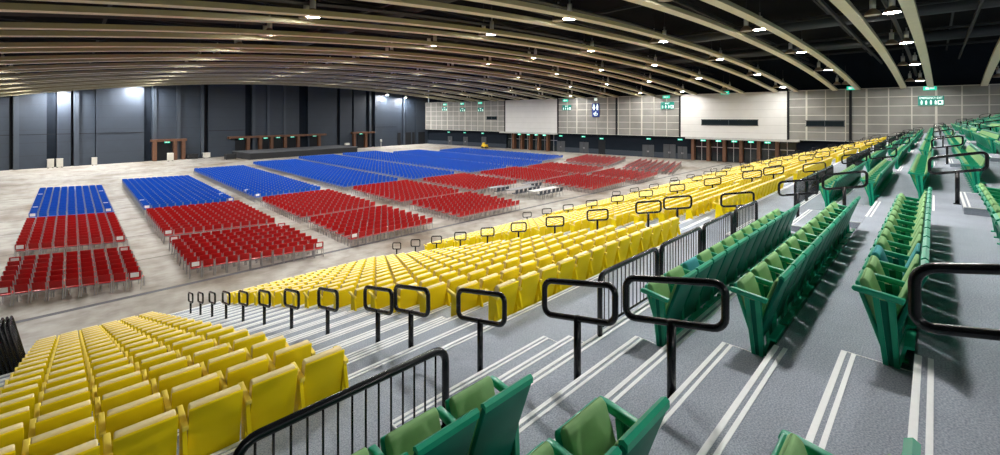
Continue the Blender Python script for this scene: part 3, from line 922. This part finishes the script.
obj('post', B().tube([(0, 0, 0.08), (0, 0, 1.5)], 0.06, M['grey_box'], 8), t)
obj('head', B().lathe([(0.25, 1.5), (0.25, 2.0), (0.1, 2.1)], (0, 0, 0), M['grey_box'], 12), t)
# yellow floor machine by the far service doors
t = thing('floor_sweeper', 'small yellow floor sweeper parked by the dark wall band', 'sweeper', (72.2, 78.0, 0), 0.4)
obj('body', B().prism([(-0.7, 0.25), (0.7, 0.25), (0.75, 0.8), (0.1, 0.95), (-0.6, 0.9)], -0.5, 0.5, M['yel_mach'], 0.05), t)
obj('hood', B().prism([(0.0, 0.9), (0.6, 0.85), (0.5, 1.35), (0.1, 1.4)], -0.4, 0.4, M['yel_mach'], 0.05), t)
for sx in (-0.52, 0.52):
    for sy in (-0.5, 0.5):
        b = B().lathe([(0.25, -0.06), (0.25, 0.06)], (0, 0, 0), M['blackmat'], 12)
        b.v = [(sx + v[2], sy + v[0], 0.25 + v[1]) for v in b.v]
        obj('wheel', b, t)

# left closing wall (outside the picture)
lw = B().box(-19, -18, -14, 96, 0, HT, M['navy_lo'])
struct('wall_left', lw)

# ------------------------------------------------------------------ ceiling
def hw(y): return 47.0 - 0.075 * y
def ZB(x, y):
    u = (x - 33.0) / hw(y)
    return EYE + 6.4 - (2.5 if u > 0 else 3.6) * u * u
dk = B().box(-18, 84, -14, 106, HT, HT + 0.2, M['deck'])
ceil = struct('ceiling', dk)
BEAMS = []
for k in range(-2, 13):
    for off, nm in ((0.42, 'near'), (3.02, 'far')):
        y = 7.32 * k + off
        if y > 92 or y < -11: continue
        BEAMS.append(y)
BW, BH = 0.60, 0.27
for y in BEAMS:
    b = B()
    xe = XWf(y) - 0.15
    N = 56
    vs = []
    for i in range(N + 1):
        x = -17.9 + (xe + 17.9) * i / N
        z = ZB(x, y)
        yy = y + 0.015 * (80 - x)
        vs += [(x, yy - BW / 2, z), (x, yy + BW / 2, z), (x, yy + BW / 2, z + BH), (x, yy - BW / 2, z + BH)]
    fs = [(3, 2, 1, 0), tuple(4 * N + i for i in range(4))]
    for i in range(N):
        for j in range(4):
            fs.append((4 * i + j, 4 * i + (j + 1) % 4, 4 * i + 4 + (j + 1) % 4, 4 * i + 4 + j))
    b.add(vs, [f for q, f in enumerate(fs) if q < 2 or (q - 2) % 4 != 0], M['beam_side_shade'])
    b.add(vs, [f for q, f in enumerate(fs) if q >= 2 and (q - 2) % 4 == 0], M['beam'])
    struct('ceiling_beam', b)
tr = B()
for x in (-15, -9, 2, 16, 29, 43, 56, 69):                   # dark trusses above, running along y
    for z in (12.6, 15.6):
        if z > ZB(x, 20) + 0.5: tr.box(x - 0.10, x + 0.10, -13, 104, z, z + 0.2, M['truss'])
    for i in range(-4, 34):
        y = i * 3.1
        z0, z1 = (12.7, 15.7) if i % 2 else (15.7, 12.7)
        if 12.6 > ZB(x, 20) + 0.5:
            tr.tube([(x, y, z0), (x, y + 3.1, z1)], 0.06, M['truss'], 4)
for k in range(-2, 13):
    y = 7.32 * k + 5.2
    tr.box(-17, 80, y - 0.08, y + 0.08, 15.0, 15.25, M['truss'])
    tr.box(-17, 80, y + 1.0, y + 1.15, 16.2, 16.5, M['truss'])
struct('ceiling_truss', tr)
du = B()
for x in (18, 46, 62):
    du.tube([(x, -13, 15.9), (x, 104, 15.9)], 0.55, M['duct'], 12)
for k in range(-2, 12):
    y = 7.32 * k + 1.6
    pts = [(x, y + 0.015 * (80 - x), ZB(x, y) + 0.95) for x in range(-16, 80, 4)]
    du.tube(pts, 0.14, M['duct'], 4)
struct('ceiling_duct', du)

# high-bay lamps in pairs between the beams
lamp_body = B().lathe([(0.16, 0.42), (0.16, 1.00), (0.06, 1.04), (0.06, 1.3)], (0, 0, 0), M['lampshell'], 12).mesh('ballast_housing')
lamp_ref = B().lathe([(0.44, 0.02), (0.41, 0.12), (0.34, 0.26), (0.16, 0.40), (0.16, 0.44)], (0, 0, 0), M['reflector'], 16, False, True).mesh('reflector')
lamp_rod = B().tube([(0, 0, 1.3), (0, 0, 2.6)], 0.025, M['truss'], 6).mesh('suspension_rod')
lens_on = B().lathe([(0.0, 0.03), (0.40, 0.03), (0.40, 0.05), (0.0, 0.05)], (0, 0, 0), M['lens'], 16, False, False).mesh('lens')
lens_off = B().lathe([(0.0, 0.03), (0.40, 0.03), (0.40, 0.05), (0.0, 0.05)], (0, 0, 0), M['lens_off'], 16, False, False).mesh('lens_dark')
M['lens_wash'] = mat('lamp_lens_washer', (1.0, 0.98, 0.96), 0.5, emit=LAMP_L * 4.0)
lens_w = B().lathe([(0.0, 0.03), (0.40, 0.03), (0.40, 0.05), (0.0, 0.05)], (0, 0, 0), M['lens_wash'], 16, False, False).mesh('lens')
def lamp(lab, x, y, z, lit):
    t = thing('highbay_lamp', lab, 'lamp', (x, y, z), 0, 'high-bay lamps between the ceiling beams')
    obj('ballast_housing', lamp_body, t); r = obj('reflector', lamp_ref, t)
    obj('lens', lens_w if lit == 2 else lens_on if lit else lens_off, r)
    obj('suspension_rod', lamp_rod, t)
STX = [75.2, 63.0, 49.8, 36.5, 23.0, 9.5, -4.0]
for k in range(-2, 13):
    for si, x in enumerate(STX):
        for lit, dy in ((True, 1.25), (False, 2.17)):
            x = min(x, XWf(7.32 * k) - 3.4)
            if k == 12 and si == 0: continue
            y = 7.32 * k + dy + 0.015 * (80 - x)
            if y > 92: continue
            if k == 12 and lit and 12 < x < 52: lit2 = False
            else: lit2 = lit

            if k == -1 or (si == 0 and k not in (0, 2, 4, 5, 7)) or (si == 6 and -2 < k < 4): lit2 = False
            z = ZB(x, y) + 0.12
            bay = 13 - k
            lab = f"{'lit' if lit2 else 'unlit'} high-bay lamp, {ordn(bay)} bay from stage, {ordn(si + 1)} from side wall"
            if not lit2: lab += ', ' + ('nearer' if lit else 'farther') + ' of its pair'
            lamp(lab, x, y, z, lit2)
# wall washers before the stage wall
for i, x in enumerate((-1.0, 8.0, 58.0, 64.0)):
    y = YSf(x) - (1.4 if i == 0 else 1.7)
    lamp(f"lamp washing the stage wall, {ordn(i + 1)} from left", x, y, ZB(x, 92) + 0.25, 2)

# ------------------------------------------------------------------ world and view
w = bpy.data.worlds.new('hall_air'); SC.world = w
w.use_nodes = True
w.node_tree.nodes['Background'].inputs['Color'].default_value = (0.80, 0.90, 1.0, 1)
w.node_tree.nodes['Background'].inputs['Strength'].default_value = 0.5
vs_ = SC.view_settings
vs_.view_transform = 'Standard'; vs_.look = 'None'; vs_.gamma = 1.0; vs_.use_curve_mapping = False
vs_.exposure = 0.0
SC.cycles.use_denoising = True
SC.cycles.max_bounces = 6
SC.cycles.diffuse_bounces = 4
SC.cycles.sample_clamp_indirect = 6.0
